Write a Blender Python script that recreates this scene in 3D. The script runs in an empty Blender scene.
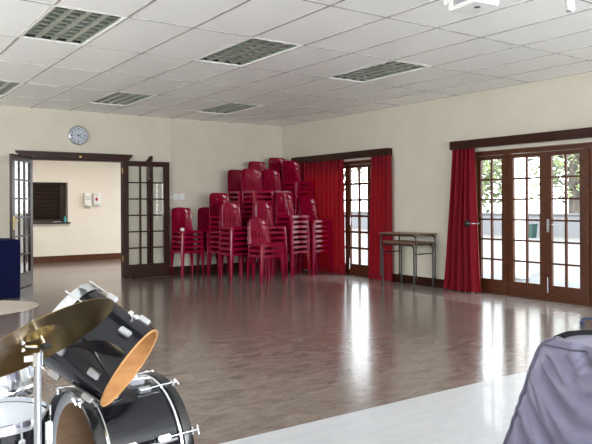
import bpy, bmesh, math, random
from mathutils import Vector, Matrix
random.seed(7)
PI = math.pi
sc = bpy.context.scene
COL = sc.collection

# ------------------------------------------------------------------ measurements (metres)
H = 2.824            # ceiling
YB = 11.184          # back wall
XR = 7.463           # right wall
XL, YF = -2.2, -2.6  # left wall and wall behind the camera
EYE = 1.255

# ------------------------------------------------------------------ materials
def nt(name):
    m = bpy.data.materials.new(name); m.use_nodes = True
    return m, m.node_tree, m.node_tree.nodes['Principled BSDF']

def plain(name, col, rough=.5, metal=0., spec=.5, coat=0., bump=0., bscale=60.):
    m, t, b = nt(name)
    b.inputs['Base Color'].default_value = (*col, 1)
    b.inputs['Roughness'].default_value = rough
    b.inputs['Metallic'].default_value = metal
    b.inputs['Specular IOR Level'].default_value = spec
    b.inputs['Coat Weight'].default_value = coat
    b.inputs['Coat Roughness'].default_value = .08
    if bump:
        c = t.nodes.new('ShaderNodeTexCoord'); n = t.nodes.new('ShaderNodeTexNoise')
        n.inputs['Scale'].default_value = bscale; n.inputs['Detail'].default_value = 4
        u = t.nodes.new('ShaderNodeBump'); u.inputs['Strength'].default_value = bump
        u.inputs['Distance'].default_value = .01
        t.links.new(c.outputs['Object'], n.inputs['Vector'])
        t.links.new(n.outputs['Fac'], u.inputs['Height'])
        t.links.new(u.outputs['Normal'], b.inputs['Normal'])
    return m

def noisy(name, c1, c2, rough=.5, scale=(3, 3, 3), nscale=1., detail=6, bump=0., coat=0., metal=0., lo=.35, hi=.65, spec=.5):
    m, t, b = nt(name)
    c = t.nodes.new('ShaderNodeTexCoord'); mp = t.nodes.new('ShaderNodeMapping')
    mp.inputs['Scale'].default_value = scale
    n = t.nodes.new('ShaderNodeTexNoise'); n.inputs['Scale'].default_value = nscale
    n.inputs['Detail'].default_value = detail; n.inputs['Roughness'].default_value = .65
    r = t.nodes.new('ShaderNodeValToRGB')
    r.color_ramp.elements[0].position = lo; r.color_ramp.elements[0].color = (*c1, 1)
    r.color_ramp.elements[1].position = hi; r.color_ramp.elements[1].color = (*c2, 1)
    t.links.new(c.outputs['Object'], mp.inputs['Vector']); t.links.new(mp.outputs['Vector'], n.inputs['Vector'])
    t.links.new(n.outputs['Fac'], r.inputs['Fac']); t.links.new(r.outputs['Color'], b.inputs['Base Color'])
    b.inputs['Roughness'].default_value = rough; b.inputs['Coat Weight'].default_value = coat
    b.inputs['Metallic'].default_value = metal; b.inputs['Specular IOR Level'].default_value = spec
    if bump:
        u = t.nodes.new('ShaderNodeBump'); u.inputs['Strength'].default_value = bump
        u.inputs['Distance'].default_value = .01
        t.links.new(n.outputs['Fac'], u.inputs['Height']); t.links.new(u.outputs['Normal'], b.inputs['Normal'])
    return m

M = {}
M['wall'] = noisy('cream_paint', (.565, .525, .435), (.605, .565, .47), .7, nscale=.8)
M['wall_lobby'] = noisy('lobby_paint', (.74, .68, .59), (.78, .72, .63), .7, nscale=.8)
M['ceiling'] = noisy('ceiling_tile', (.88, .89, .87), (.92, .93, .91), .38, nscale=30, bump=.05)
M['tbar'] = plain('ceiling_bar', (.50, .49, .47), .2, .3)
M['tbar_white'] = plain('white_enamel', (.8, .8, .78), .35)
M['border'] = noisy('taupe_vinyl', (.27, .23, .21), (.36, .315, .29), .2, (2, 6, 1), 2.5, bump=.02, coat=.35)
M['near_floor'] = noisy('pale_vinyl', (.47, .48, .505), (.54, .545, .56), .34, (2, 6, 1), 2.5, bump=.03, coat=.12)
M['dark_wood'] = noisy('dark_stained_wood', (.020, .0055, .003), (.040, .012, .007), .34, (2, 2, 14), 4, spec=.2)
M['red_wood'] = noisy('varnished_brown_wood', (.055, .016, .006), (.10, .031, .012), .35, (3, 3, 12), 4, spec=.3)
M['curtain'] = None
M['plastic'] = plain('crimson_plastic', (.23, .0015, .024), .13, spec=.35, coat=.12, bump=.03, bscale=18)
M['black_metal'] = plain('black_painted_metal', (.012, .012, .013), .35)
M['chrome'] = plain('chrome', (.82, .83, .86), .12, 1.)
M['steel'] = plain('brushed_steel', (.62, .63, .67), .28, 1.)
M['housing'] = plain('dark_fitting_inside', (.05, .055, .048), .5)
M['alu'] = plain('aluminium_louvre', (.42, .46, .40), .28, .45)
M['lamp_tube'] = plain('unlit_tube', (.75, .75, .72), .3)
M['brass'] = noisy('bronze_cymbal', (.33, .22, .075), (.46, .33, .13), .26, (1, 1, 1), 3, metal=1.)
M['pale_brass'] = noisy('pale_bronze', (.62, .53, .44), (.72, .63, .54), .34, (1, 1, 1), 3, metal=1.)
M['black_wrap'] = plain('black_gloss_wrap', (.004, .004, .007), .07, spec=.5)
M['black_hoop'] = plain('black_hoop', (.01, .01, .011), .25, coat=.3)
M['maple'] = noisy('maple_shell', (.42, .20, .07), (.54, .28, .11), .45, (2, 2, 9), 4)
M['pale_maple'] = noisy('pale_maple_lining', (.46, .30, .19), (.56, .38, .25), .5, (2, 2, 9), 4)
M['bounce_cut'] = noisy('dark_bounce_cut', (.07, .05, .04), (.10, .075, .06), .7, (1, 1, 6), 2)  # dark tone chosen to cut bounce off the unseen front wall
M['drumhead'] = plain('white_drumhead', (.72, .76, .84), .35)
M['navy'] = plain('navy_cloth', (.004, .005, .030), .85, spec=.08, bump=.15, bscale=200)
M['desk_top'] = noisy('brown_desk_top', (.14, .075, .04), (.21, .12, .07), .35, (14, 2, 2), 4)
M['shutter'] = plain('dark_louvre_wood', (.03, .017, .012), .35)
M['white_plastic'] = plain('white_plastic', (.78, .78, .76), .35)
M['grey_plastic'] = plain('grey_print', (.25, .25, .28), .5)
M['red_print'] = plain('red_print', (.5, .01, .02), .5)
M['clock_face'] = plain('clock_face', (.46, .50, .56), .4)
M['clock_rim'] = plain('clock_rim', (.62, .64, .67), .25, .8)
M['ink'] = plain('dark_ink', (.03, .035, .05), .5)
M['brass_fit'] = plain('brass_fitting', (.6, .42, .12), .3, 1.)
M['blue_plastic'] = plain('blue_grey_plastic', (.03, .045, .09), .4)
M['chair_fabric'] = plain('blue_fabric', (.02, .03, .07), .85, bump=.2, bscale=300)
M['teal'] = plain('turquoise_plastic', (.05, .35, .36), .3)
M['terrace'] = noisy('terrace_paving', (.03, .041, .056), (.043, .055, .07), .6, nscale=2)
M['yard'] = noisy('pale_yard', (.066, .066, .065), (.082, .082, .08), .8, nscale=.6)
M['render_white'] = plain('white_render', (.78, .77, .74), .8, bump=.1, bscale=8)
M['grey_render'] = plain('grey_render', (.10, .105, .115), .8, bump=.1, bscale=8)
M['leaf'] = noisy('leaf_green', (.04, .065, .014), (.15, .19, .07), .6, nscale=1.5, lo=.3, hi=.7)
M['leaf_dark'] = noisy('leaf_dark_green', (.025, .05, .018), (.09, .12, .05), .6, nscale=1.5, lo=.3, hi=.7)
M['bark'] = noisy('grey_bark', (.055, .045, .04), (.10, .085, .075), .9, (6, 6, 2), 3, bump=.5)
M['bin_green'] = plain('green_bin', (.006, .03, .024), .5)
M['rubber'] = plain('black_rubber', (.01, .01, .01), .7)
M['lens'] = plain('dark_lens', (.01, .01, .015), .05, coat=1.)

def floor_mat():
    m, t, b = nt('brown_marbled_vinyl')
    c = t.nodes.new('ShaderNodeTexCoord')
    def tex(scale, ns, det, dist=0.):
        mp = t.nodes.new('ShaderNodeMapping'); mp.inputs['Scale'].default_value = scale
        mp.inputs['Rotation'].default_value = (0, 0, .35)
        n = t.nodes.new('ShaderNodeTexNoise'); n.inputs['Scale'].default_value = ns
        n.inputs['Detail'].default_value = det; n.inputs['Roughness'].default_value = .7
        n.inputs['Distortion'].default_value = dist
        t.links.new(c.outputs['Object'], mp.inputs['Vector']); t.links.new(mp.outputs['Vector'], n.inputs['Vector'])
        return n
    n1 = tex((3, 6, 1), 1.7, 8, .8); n2 = tex((1, 1, 1), .7, 3); n3 = tex((20, 36, 1), 2., 3)
    r = t.nodes.new('ShaderNodeValToRGB')
    e = r.color_ramp.elements
    e[0].position = .30; e[0].color = (.092, .066, .053, 1)
    e[1].position = .70; e[1].color = (.285, .228, .20, 1)
    mx = t.nodes.new('ShaderNodeMix'); mx.data_type = 'FLOAT'; mx.inputs[0].default_value = .25
    t.links.new(n1.outputs['Fac'], mx.inputs[2]); t.links.new(n3.outputs['Fac'], mx.inputs[3])
    t.links.new(mx.outputs[0], r.inputs['Fac']); t.links.new(r.outputs['Color'], b.inputs['Base Color'])
    rr = t.nodes.new('ShaderNodeMapRange'); rr.inputs['To Min'].default_value = .13; rr.inputs['To Max'].default_value = .24
    t.links.new(n2.outputs['Fac'], rr.inputs['Value']); t.links.new(rr.outputs['Result'], b.inputs['Roughness'])
    u = t.nodes.new('ShaderNodeBump'); u.inputs['Strength'].default_value = .05; u.inputs['Distance'].default_value = .01
    t.links.new(n1.outputs['Fac'], u.inputs['Height']); t.links.new(u.outputs['Normal'], b.inputs['Normal'])
    b.inputs['Specular IOR Level'].default_value = .45
    b.inputs['Coat Weight'].default_value = .12; b.inputs['Coat Roughness'].default_value = .10
    return m
M['floor'] = floor_mat()

def glass_mat(name='clear_glass', tint=(.97, .98, .97)):
    m = bpy.data.materials.new(name); m.use_nodes = True; t = m.node_tree
    t.nodes.clear()
    o = t.nodes.new('ShaderNodeOutputMaterial'); mix = t.nodes.new('ShaderNodeMixShader')
    tr = t.nodes.new('ShaderNodeBsdfTransparent'); gl = t.nodes.new('ShaderNodeBsdfGlossy')
    geo = t.nodes.new('ShaderNodeNewGeometry'); dot = t.nodes.new('ShaderNodeVectorMath'); dot.operation = 'DOT_PRODUCT'
    t.links.new(geo.outputs['Incoming'], dot.inputs[0]); t.links.new(geo.outputs['Normal'], dot.inputs[1])
    def mth(op, a, b):
        q = t.nodes.new('ShaderNodeMath'); q.operation = op
        for i_, v_ in enumerate((a, b)):
            if v_ is None: continue
            if isinstance(v_, (int, float)): q.inputs[i_].default_value = v_
            else: t.links.new(v_, q.inputs[i_])
        return q.outputs[0]
    fr = mth('ADD', mth('MULTIPLY', mth('POWER', mth('SUBTRACT', 1., mth('ABSOLUTE', dot.outputs['Value'], None)), 5.), .92), .08)
    tr.inputs['Color'].default_value = (*tint, 1); gl.inputs['Roughness'].default_value = .02
    t.links.new(fr, mix.inputs[0]); t.links.new(tr.outputs[0], mix.inputs[1]); t.links.new(gl.outputs[0], mix.inputs[2])
    t.links.new(mix.outputs[0], o.inputs['Surface'])
    return m
M['glass'] = glass_mat()

def cloth_mat(name, col, trans, tw, rough=.8, bump=.1, bscale=250):
    m, t, b = nt(name)
    b.inputs['Base Color'].default_value = (*col, 1); b.inputs['Roughness'].default_value = rough
    b.inputs['Sheen Weight'].default_value = 0.; b.inputs['Specular IOR Level'].default_value = .2
    tl = t.nodes.new('ShaderNodeBsdfTranslucent'); tl.inputs['Color'].default_value = (*trans, 1)
    mix = t.nodes.new('ShaderNodeMixShader'); mix.inputs[0].default_value = tw
    o = t.nodes['Material Output']
    t.links.new(b.outputs[0], mix.inputs[1]); t.links.new(tl.outputs[0], mix.inputs[2]); t.links.new(mix.outputs[0], o.inputs['Surface'])
    return m
M['curtain'] = cloth_mat('deep_red_curtain', (.20, .003, .012), (.70, .006, .008), .32, .65)

def nylon_mat():
    m, t, b = nt('lavender_nylon')
    b.inputs['Base Color'].default_value = (.15, .14, .215, 1)
    b.inputs['Roughness'].default_value = .42; b.inputs['Sheen Weight'].default_value = .1
    c = t.nodes.new('ShaderNodeTexCoord'); n = t.nodes.new('ShaderNodeTexNoise')
    n.inputs['Scale'].default_value = 90; n.inputs['Detail'].default_value = 3
    u = t.nodes.new('ShaderNodeBump'); u.inputs['Strength'].default_value = .12; u.inputs['Distance'].default_value = .004
    t.links.new(c.outputs['Object'], n.inputs['Vector']); t.links.new(n.outputs['Fac'], u.inputs['Height']); t.links.new(u.outputs['Normal'], b.inputs['Normal'])
    return m
M['nylon'] = nylon_mat()
M['nylon_seam'] = plain('purple_grey_piping', (.075, .07, .11), .5)
M['opening_shade'] = plain('painted_opening_shade', (.006, .006, .008), .7, spec=.1)

# ------------------------------------------------------------------ mesh building
class MB:
    def __init__(self): self.v = []; self.f = []
    def add(self, vs, fs):
        o = len(self.v); self.v += [tuple(p) for p in vs]; self.f += [tuple(i + o for i in f) for f in fs]
        return self
    def box(self, x0, x1, y0, y1, z0, z1):
        v = [(x, y, z) for z in (z0, z1) for y in (y0, y1) for x in (x0, x1)]
        return self.add(v, [(0, 2, 3, 1), (4, 5, 7, 6), (0, 1, 5, 4), (2, 6, 7, 3), (0, 4, 6, 2), (1, 3, 7, 5)])
    def obox(self, mat, sx, sy, sz):      # oriented box: matrix, half sizes
        v = [mat @ Vector((x * sx, y * sy, z * sz)) for z in (-1, 1) for y in (-1, 1) for x in (-1, 1)]
        return self.add(v, [(0, 2, 3, 1), (4, 5, 7, 6), (0, 1, 5, 4), (2, 6, 7, 3), (0, 4, 6, 2), (1, 3, 7, 5)])
    def tube(self, pts, r, n=10, cap=True):
        pts = [Vector(p) for p in pts]; rs = r if isinstance(r, (list, tuple)) else [r] * len(pts)
        rings = []; up = None
        for i, p in enumerate(pts):
            d = (pts[min(i + 1, len(pts) - 1)] - pts[max(i - 1, 0)]).normalized()
            if up is None:
                up = Vector((0, 0, 1)) if abs(d.z) < .9 else Vector((1, 0, 0))
            a = d.cross(up).normalized(); b = a.cross(d).normalized(); up = b
            rings.append([p + rs[i] * (math.cos(2 * PI * k / n) * a + math.sin(2 * PI * k / n) * b) for k in range(n)])
        v = [q for g in rings for q in g]; f = []
        for i in range(len(pts) - 1):
            for k in range(n):
                f.append((i * n + k, i * n + (k + 1) % n, (i + 1) * n + (k + 1) % n, (i + 1) * n + k))
        if cap:
            f.append(tuple(range(n - 1, -1, -1))); f.append(tuple((len(pts) - 1) * n + k for k in range(n)))
        return self.add(v, f)
    def lathe(self, prof, c=(0, 0, 0), ax=(0, 0, 1), n=32, closed=False):   # prof: (radius, height along axis)
        c = Vector(c); ax = Vector(ax).normalized()
        a = ax.orthogonal().normalized(); b = ax.cross(a)
        v = []; f = []
        for r, h in prof:
            for k in range(n):
                t = 2 * PI * k / n
                v.append(c + ax * h + max(r, 1e-5) * (math.cos(t) * a + math.sin(t) * b))
        L = len(prof); m = L if closed else L - 1
        for i in range(m):
            j = (i + 1) % L
            for k in range(n):
                f.append((i * n + k, i * n + (k + 1) % n, j * n + (k + 1) % n, j * n + k))
        return self.add(v, f)
    def sphere(self, c, r, n=12):
        prof = [(r * math.sin(PI * i / n), -r * math.cos(PI * i / n)) for i in range(n + 1)]
        return self.lathe(prof, c, (0, 0, 1), n * 2)
    def grid(self, fn, nu, nv):
        v = [fn(i / nu, j / nv) for j in range(nv + 1) for i in range(nu + 1)]
        w = nu + 1
        return self.add(v, [(j * w + i, j * w + i + 1, (j + 1) * w + i + 1, (j + 1) * w + i) for j in range(nv) for i in range(nu)])
    def mesh(self, name, m, smooth=None, bevel=None, solid=None, org=(0, 0, 0)):
        me = bpy.data.meshes.new(name)
        o = Vector(org)
        me.from_pydata([tuple(Vector(p) - o) for p in self.v], [], self.f)
        bm = bmesh.new(); bm.from_mesh(me)
        bmesh.ops.remove_doubles(bm, verts=bm.verts, dist=1e-5)
        bmesh.ops.recalc_face_normals(bm, faces=bm.faces)
        if solid:
            bmesh.ops.solidify(bm, geom=bm.faces[:], thickness=solid)
            bmesh.ops.recalc_face_normals(bm, faces=bm.faces)
        if bevel:
            es = [e for e in bm.edges if len(e.link_faces) == 2 and e.calc_face_angle(0) > .6]
            bmesh.ops.bevel(bm, geom=es, offset=bevel, segments=2, affect='EDGES', clamp_overlap=True)
        bm.to_mesh(me); bm.free()
        if m: me.materials.append(m)
        if smooth is not None:
            me.shade_smooth(); me.set_sharp_from_angle(angle=math.radians(smooth))
        return me
    def build(self, name, m, parent=None, smooth=None, bevel=None, solid=None):
        org = (0, 0, 0)
        if parent is not None:
            org = Vector(parent.location)
            if parent.parent: org = org + Vector(parent.parent.location)
        o = bpy.data.objects.new(name, self.mesh(name, m, smooth, bevel, solid, org))
        COL.objects.link(o)
        if parent is not None: o.parent = parent
        return o
    def thing(self, name, m, label, cat, group=None, smooth=None, bevel=None, solid=None):   # single-mesh thing with its own origin
        xs = [p[0] for p in self.v]; ys = [p[1] for p in self.v]; zs = [p[2] for p in self.v]
        org = Vector(((min(xs) + max(xs)) / 2, (min(ys) + max(ys)) / 2, min(zs)))
        o = bpy.data.objects.new(name, self.mesh(name, m, smooth, bevel, solid, org))
        o.location = org; COL.objects.link(o)
        tag(o, label, cat, group); return o

def tag(o, label=None, cat=None, group=None, kind=None):
    if label: o['label'] = label
    if cat: o['category'] = cat
    if group: o['group'] = group
    if kind: o['kind'] = kind
    return o
def empty(name, loc, label, cat, group=None):
    o = bpy.data.objects.new(name, None); o.location = loc; o.empty_display_size = .1
    COL.objects.link(o); return tag(o, label, cat, group)
def struct(name, mb, m, label=None, cat=None, **k):
    o = mb.build(name, m, None, **k); o['kind'] = 'structure'
    tag(o, label or name.replace('_', ' '), cat or name.split('_')[0]); return o

# ------------------------------------------------------------------ the room shell
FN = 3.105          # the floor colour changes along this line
BX = 6.60           # paler border strip beside the glazed doors
DR = .10            # the doors stand this far back in the right wall
WT = .26            # wall thickness
b = MB(); b.add([(XL, FN, 0), (BX, FN, 0), (BX, YB, 0), (XL, YB, 0)], [(0, 1, 2, 3)])
b.add([(2.2, YB, 0), (7.0, YB, 0), (7.0, 15.3, 0), (2.2, 15.3, 0)], [(0, 1, 2, 3)])
b.add([(0.4, YB + .2, 0), (2.2, YB + .2, 0), (2.2, 15.3, 0), (.4, 15.3, 0)], [(0, 1, 2, 3)])
struct('floor', b, M['floor'], 'glossy brown marbled vinyl floor of the hall', 'floor')
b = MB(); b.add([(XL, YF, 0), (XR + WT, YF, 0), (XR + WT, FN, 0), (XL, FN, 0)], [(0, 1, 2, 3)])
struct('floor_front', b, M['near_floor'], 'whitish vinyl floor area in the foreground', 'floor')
b = MB(); b.add([(BX, FN, 0), (XR + WT, FN, 0), (XR + WT, YB, 0), (BX, YB, 0)], [(0, 1, 2, 3)])
struct('floor_border', b, M['border'], 'taupe vinyl floor strip beside the glazed doors', 'floor')

# back wall with the doorway to the lobby
DX0, DX1, DZ = 2.60, 4.217, 2.03
b = MB()
b.box(XL - .2, DX0, YB, YB + .2, 0, H).box(DX1, XR + WT, YB, YB + .2, 0, H).box(DX0, DX1, YB, YB + .2, DZ, H)
struct('wall_back', b, M['wall'], 'cream painted back wall around the doorway', 'wall')
# right wall with the two door openings in view and one added out of view to let in light
OP = [(8.0, 10.44, 2.01), (4.02, 6.36, 1.985), (-.6, 2.0, 1.985)]
b = MB(); y = YB
for (y0, y1, z) in OP:
    b.box(XR, XR + WT, y1, y, 0, H); b.box(XR, XR + WT, y0, y1, z, H); y = y0
b.box(XR, XR + WT, YF - .2, y, 0, H)
struct('wall_right', b, M['wall'], 'cream painted right wall with glazed door openings', 'wall')
LWN = (3.5, 9.0, .9, 2.3)  # left opening is added out of view, for fill light
b = MB().box(XL - .2, XL, YF - .2, LWN[0], 0, H).box(XL - .2, XL, LWN[1], YB, 0, H).box(XL - .2, XL, LWN[0], LWN[1], 0, LWN[2]).box(XL - .2, XL, LWN[0], LWN[1], LWN[3], H)
struct('wall_left', b, M['wall'], 'cream painted left wall', 'wall')
RW = (-.8, 6.6, .75, 2.35)
b = MB(); b.box(XL, RW[0], YF - .2, YF, 0, H).box(RW[1], XR, YF - .2, YF, 0, H)
b.box(RW[0], RW[1], YF - .2, YF, 0, RW[2]).box(RW[0], RW[1], YF - .2, YF, RW[3], H)
struct('wall_front', b, M['bounce_cut'], 'unseen front wall made dark to cut bounced light, with a wide window', 'wall')
b = MB()
for k in range(6):
    xx = RW[0] + k * (RW[1] - RW[0]) / 5
    b.box(xx - .03, xx + .03, YF - .14, YF - .08, RW[2], RW[3])
b.box(RW[0], RW[1], YF - .14, YF - .08, RW[2], RW[2] + .05).box(RW[0], RW[1], YF - .14, YF - .08, RW[3] - .05, RW[3])
w3 = struct('window_3', b, M['red_wood'], 'wide timber window in the front wall', 'window')
b = MB(); b.add([(RW[0], YF - .11, RW[2]), (RW[1], YF - .11, RW[2]), (RW[1], YF - .11, RW[3]), (RW[0], YF - .11, RW[3])], [(0, 1, 2, 3)])
b.build('glass', M['glass'], w3)

b = MB()
for k in range(6):
    yy = LWN[0] + k * (LWN[1] - LWN[0]) / 5
    b.box(XL - .12, XL - .06, yy - .03, yy + .03, LWN[2], LWN[3])
b.box(XL - .12, XL - .06, LWN[0], LWN[1], LWN[2], LWN[2] + .05).box(XL - .12, XL - .06, LWN[0], LWN[1], LWN[3] - .05, LWN[3])
w4 = struct('added_window_4', b, M['red_wood'], 'unseen timber window added in the left wall for fill light', 'window')
MB().add([(XL - .09, LWN[0], LWN[2]), (XL - .09, LWN[1], LWN[2]), (XL - .09, LWN[1], LWN[3]), (XL - .09, LWN[0], LWN[3])], [(0, 1, 2, 3)]).build('glass', M['glass'], w4)

# lobby beyond the doorway
YL = 15.1
LW = (3.0, 4.257, .886, 1.766)
b = MB()
b.box(.4, LW[0], YL, YL + .2, 0, H).box(LW[1] + .08, 7.0, YL, YL + .2, 0, H)
b.box(LW[0], LW[1] + .08, YL, YL + .2, 0, LW[2]).box(LW[0], LW[1] + .08, YL, YL + .2, LW[3], H)
struct('wall_lobby_back', b, M['wall_lobby'], 'pale lit lobby wall seen through the doorway', 'wall')
b = MB().box(.2, .4, YB + .2, YL + .2, 0, H)
struct('wall_lobby_left', b, M['wall_lobby'], 'lobby side wall on the left', 'wall')
LR = (11.7, 14.95, .10, 2.35)
b = MB().box(7.0, 7.2, YB + .2, LR[0], 0, H).box(7.0, 7.2, LR[1], YL + .2, 0, H).box(7.0, 7.2, LR[0], LR[1], 0, LR[2]).box(7.0, 7.2, LR[0], LR[1], LR[3], H)
struct('wall_lobby_right', b, M['wall_lobby'], 'lobby side wall on the right', 'wall')
b = MB()
for k in range(5):
    yy = LR[0] + k * (LR[1] - LR[0]) / 4
    b.box(7.07, 7.13, yy - .03, yy + .03, LR[2], LR[3])
b.box(7.07, 7.13, LR[0], LR[1], LR[2], LR[2] + .06).box(7.07, 7.13, LR[0], LR[1], LR[3] - .06, LR[3])
w5 = struct('window_5', b, M['red_wood'], 'tall lobby window out of sight round the doorway', 'window')
MB().add([(7.1, LR[0], LR[2]), (7.1, LR[1], LR[2]), (7.1, LR[1], LR[3]), (7.1, LR[0], LR[3])], [(0, 1, 2, 3)]).build('glass', M['glass'], w5)
b = MB().box(.2, 7.2, YB + .2, YL + .2, H, H + .05)
struct('ceiling_lobby', b, M['ceiling'], 'lobby ceiling', 'ceiling')
b = MB().box(.4, LW[0], YL - .02, YL, 0, .145).box(LW[0], 7.0, YL - .02, YL, 0, .145)
struct('baseboard_lobby', b, M['red_wood'], 'dark brown skirting board along the lobby wall', 'baseboard')
b = MB()
b.box(LW[0], LW[1], YL + .12, YL + .16, LW[2], LW[2] + .04).box(LW[0], LW[1], YL + .12, YL + .16, LW[3] - .04, LW[3])
b.box(LW[1] - .05, LW[1], YL + .12, YL + .16, LW[2], LW[3]).box(LW[0], LW[0] + .05, YL + .12, YL + .16, LW[2], LW[3])
for k in range(9):
    z = LW[2] + .07 + k * .088
    mt = Matrix.Translation((3.63, YL + .14, z + .035)) @ Matrix.Rotation(.5, 4, 'X')
    b.obox(mt, .58, .006, .044)
b.box(LW[0], LW[1] + .08, YL + .17, YL + .19, LW[2], LW[3]).box(LW[1], LW[1] + .02, YL + .10, YL + .17, LW[2], LW[3])
b.box(LW[0] - .03, LW[1] + .12, YL - .06, YL + .12, LW[2] - .035, LW[2])
struct('window_1', b, M['shutter'], 'dark slatted shutter window in the lobby wall', 'window')

# ceiling: tiles, bars, light openings
U0, V0 = 5.358, 1.4396
lights = [(i, j) for j in (0, 3, 6) for i in (-3, 0, 3)]
lset = set(lights)
b = MB(); bars = MB()
xs = sorted([XL] + [V0 + .6 * j for j in range(-6, 11)] + [XR]); ys = sorted([YF] + [U0 + 1.2 * i for i in range(-6, 5)] + [YB])
for a in range(len(xs) - 1):
    for c in range(len(ys) - 1):
        j = round((xs[a] - V0) / .6); i = round((ys[c] - U0) / 1.2)
        if (i, j) in lset and abs(xs[a] - V0 - .6 * j) < .01: continue
        b.add([(xs[a], ys[c], H), (xs[a + 1], ys[c], H), (xs[a + 1], ys[c + 1], H), (xs[a], ys[c + 1], H)], [(0, 1, 2, 3)])
struct('ceiling', b, M['ceiling'], 'white suspended tile ceiling of the hall', 'ceiling')
for x in xs[1:-1]: bars.box(x - .011, x + .011, YF, YB, H - .004, H + .004)
for y in ys[1:-1]: bars.box(XL, XR, y - .009, y + .009, H - .003, H + .004)
struct('trim_1', bars, M['tbar'], 'thin metal bars between the ceiling tiles', 'trim')
b = MB().box(XL - .2, XR + WT, YF - .2, YB + .2, H + .14, H + .2)
struct('ceiling_slab', b, M['tbar_white'], 'slab above the suspended ceiling', 'ceiling')

names = {(0, 0): 'ceiling light nearest the left top corner, dark louvre cells', (0, 3): 'ceiling light in the middle of the near row, upper centre',
         (0, 6): 'ceiling light of the near row closest to the glazed doors', (3, 0): 'ceiling light at the left picture edge above the clock wall',
         (3, 3): 'ceiling light of the far row just right of the clock', (3, 6): 'ceiling light of the far row above the chair stacks',
         (-3, 0): 'ceiling light overhead at the left', (-3, 3): 'ceiling light overhead in the middle', (-3, 6): 'ceiling light overhead at the right'}
lproto = None
for (i, j) in [(0, 0)] + [q for q in lights if q != (0, 0)]:
    x0, y0 = V0 + .6 * j, U0 + 1.2 * i
    lab = 'unlit louvred ' + names[(i, j)]
    if lproto is None:
        t = empty('ceiling_light', (x0, y0, H), lab, 'ceiling light', 'louvred ceiling lights'); lproto = t
        m = MB(); e = .018
        m.box(x0, x0 + e, y0, y0 + 1.2, H - .006, H + .01).box(x0 + .6 - e, x0 + .6, y0, y0 + 1.2, H - .006, H + .01)
        m.box(x0 + e, x0 + .6 - e, y0, y0 + e, H - .006, H + .01).box(x0 + e, x0 + .6 - e, y0 + 1.2 - e, y0 + 1.2, H - .006, H + .01)
        m.build('frame', M['tbar_white'], t)
        m = MB()
        v = [(x0, y0, H), (x0 + .6, y0, H), (x0 + .6, y0 + 1.2, H), (x0, y0 + 1.2, H), (x0, y0, H + .1), (x0 + .6, y0, H + .1), (x0 + .6, y0 + 1.2, H + .1), (x0, y0 + 1.2, H + .1)]
        m.add(v, [(4, 5, 6, 7), (0, 1, 5, 4), (1, 2, 6, 5), (2, 3, 7, 6), (3, 0, 4, 7)])
        m.build('housing', M['housing'], t)
        m = MB(); w = (.6 - 2 * e) / 4
        for k in range(5):          # long reflectors, wedge section
            xc = x0 + e + k * w
            m.add([(xc - .022, y0 + e, H + .004), (xc + .022, y0 + e, H + .004), (xc, y0 + e, H + .06), (xc - .022, y0 + 1.2 - e, H + .004), (xc + .022, y0 + 1.2 - e, H + .004), (xc, y0 + 1.2 - e, H + .06)],
                  [(0, 3, 4, 1), (0, 2, 5, 3), (1, 4, 5, 2), (0, 1, 2), (3, 5, 4)])
        for k in range(1, 9):
            yc = y0 + e + k * (1.2 - 2 * e) / 9
            m.add([(x0 + e, yc - .007, H + .008), (x0 + e, yc + .007, H + .008), (x0 + e, yc, H + .05), (x0 + .6 - e, yc - .007, H + .008), (x0 + .6 - e, yc + .007, H + .008), (x0 + .6 - e, yc, H + .05)],
                  [(0, 3, 4, 1), (0, 2, 5, 3), (1, 4, 5, 2), (0, 1, 2), (3, 5, 4)])
        m.build('louvre', M['alu'], t)
        for k in range(4):
            xc = x0 + e + (k + .5) * w
            MB().tube([(xc, y0 + .03, H + .075), (xc, y0 + 1.17, H + .075)], .008, 8).build('lamp_tube', M['lamp_tube'], t, smooth=40)
    else:
        t = lproto.copy(); COL.objects.link(t); t.location = (x0, y0, H); t['label'] = lab
        for ch in list(lproto.children):
            c2 = ch.copy(); COL.objects.link(c2); c2.parent = t

# skirting boards
b = MB().box(DX1 + .08, XR, YB - .018, YB, 0, .14).box(XL, DX0 - .08, YB - .018, YB, 0, .14)
struct('baseboard_back', b, M['dark_wood'], 'dark skirting board along the back wall', 'baseboard')
b = MB(); y = YB - .02
for (y0, y1, z) in OP:
    b.box(XR - .018, XR, y1, y, 0, .13); y = y0
b.box(XR - .018, XR, YF, y, 0, .13)
struct('baseboard_right', b, M['dark_wood'], 'dark skirting board along the right wall', 'baseboard')

# doorway frame with ogee-ended head
b = MB()
b.box(DX0 - .05, DX0 + .03, YB - .03, YB + .2, 0, DZ).box(DX1 - .03, DX1 + .03, YB - .03, YB + .2, 0, DZ)
b.box(DX0, DX1, YB - .03, YB + .2, DZ - .03, DZ)
prof = [(-.22, .115), (-.18, .0), (0, 0)]
yz0, yz1 = YB - .075, YB + .0
poly = [(2.40, 2.118), (2.40, 2.10), (2.425, 2.085), (2.445, 2.05), (2.47, 2.03), (4.24, 2.03), (4.26, 2.05), (4.28, 2.085), (4.30, 2.10), (4.30, 2.118)]
n = len(poly)
v = [(x, yz0, z) for x, z in poly] + [(x, yz1, z) for x, z in poly]
b.add(v, [tuple(range(n)), tuple(range(2 * n - 1, n - 1, -1))] + [(k, k + n, (k + 1) % n + n, (k + 1) % n) for k in range(n)])
b.box(2.39, 4.31, YB - .082, YB, 2.118, 2.128)
fr = struct('trim_2', b, M['dark_wood'], 'dark wooden door frame with a moulded head beam', 'trim')
MB().box(3.38, 3.42, YB - .082, YB - .075, 2.045, 2.075).build('catch', M['brass_fit'], fr, bevel=.004)
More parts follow.
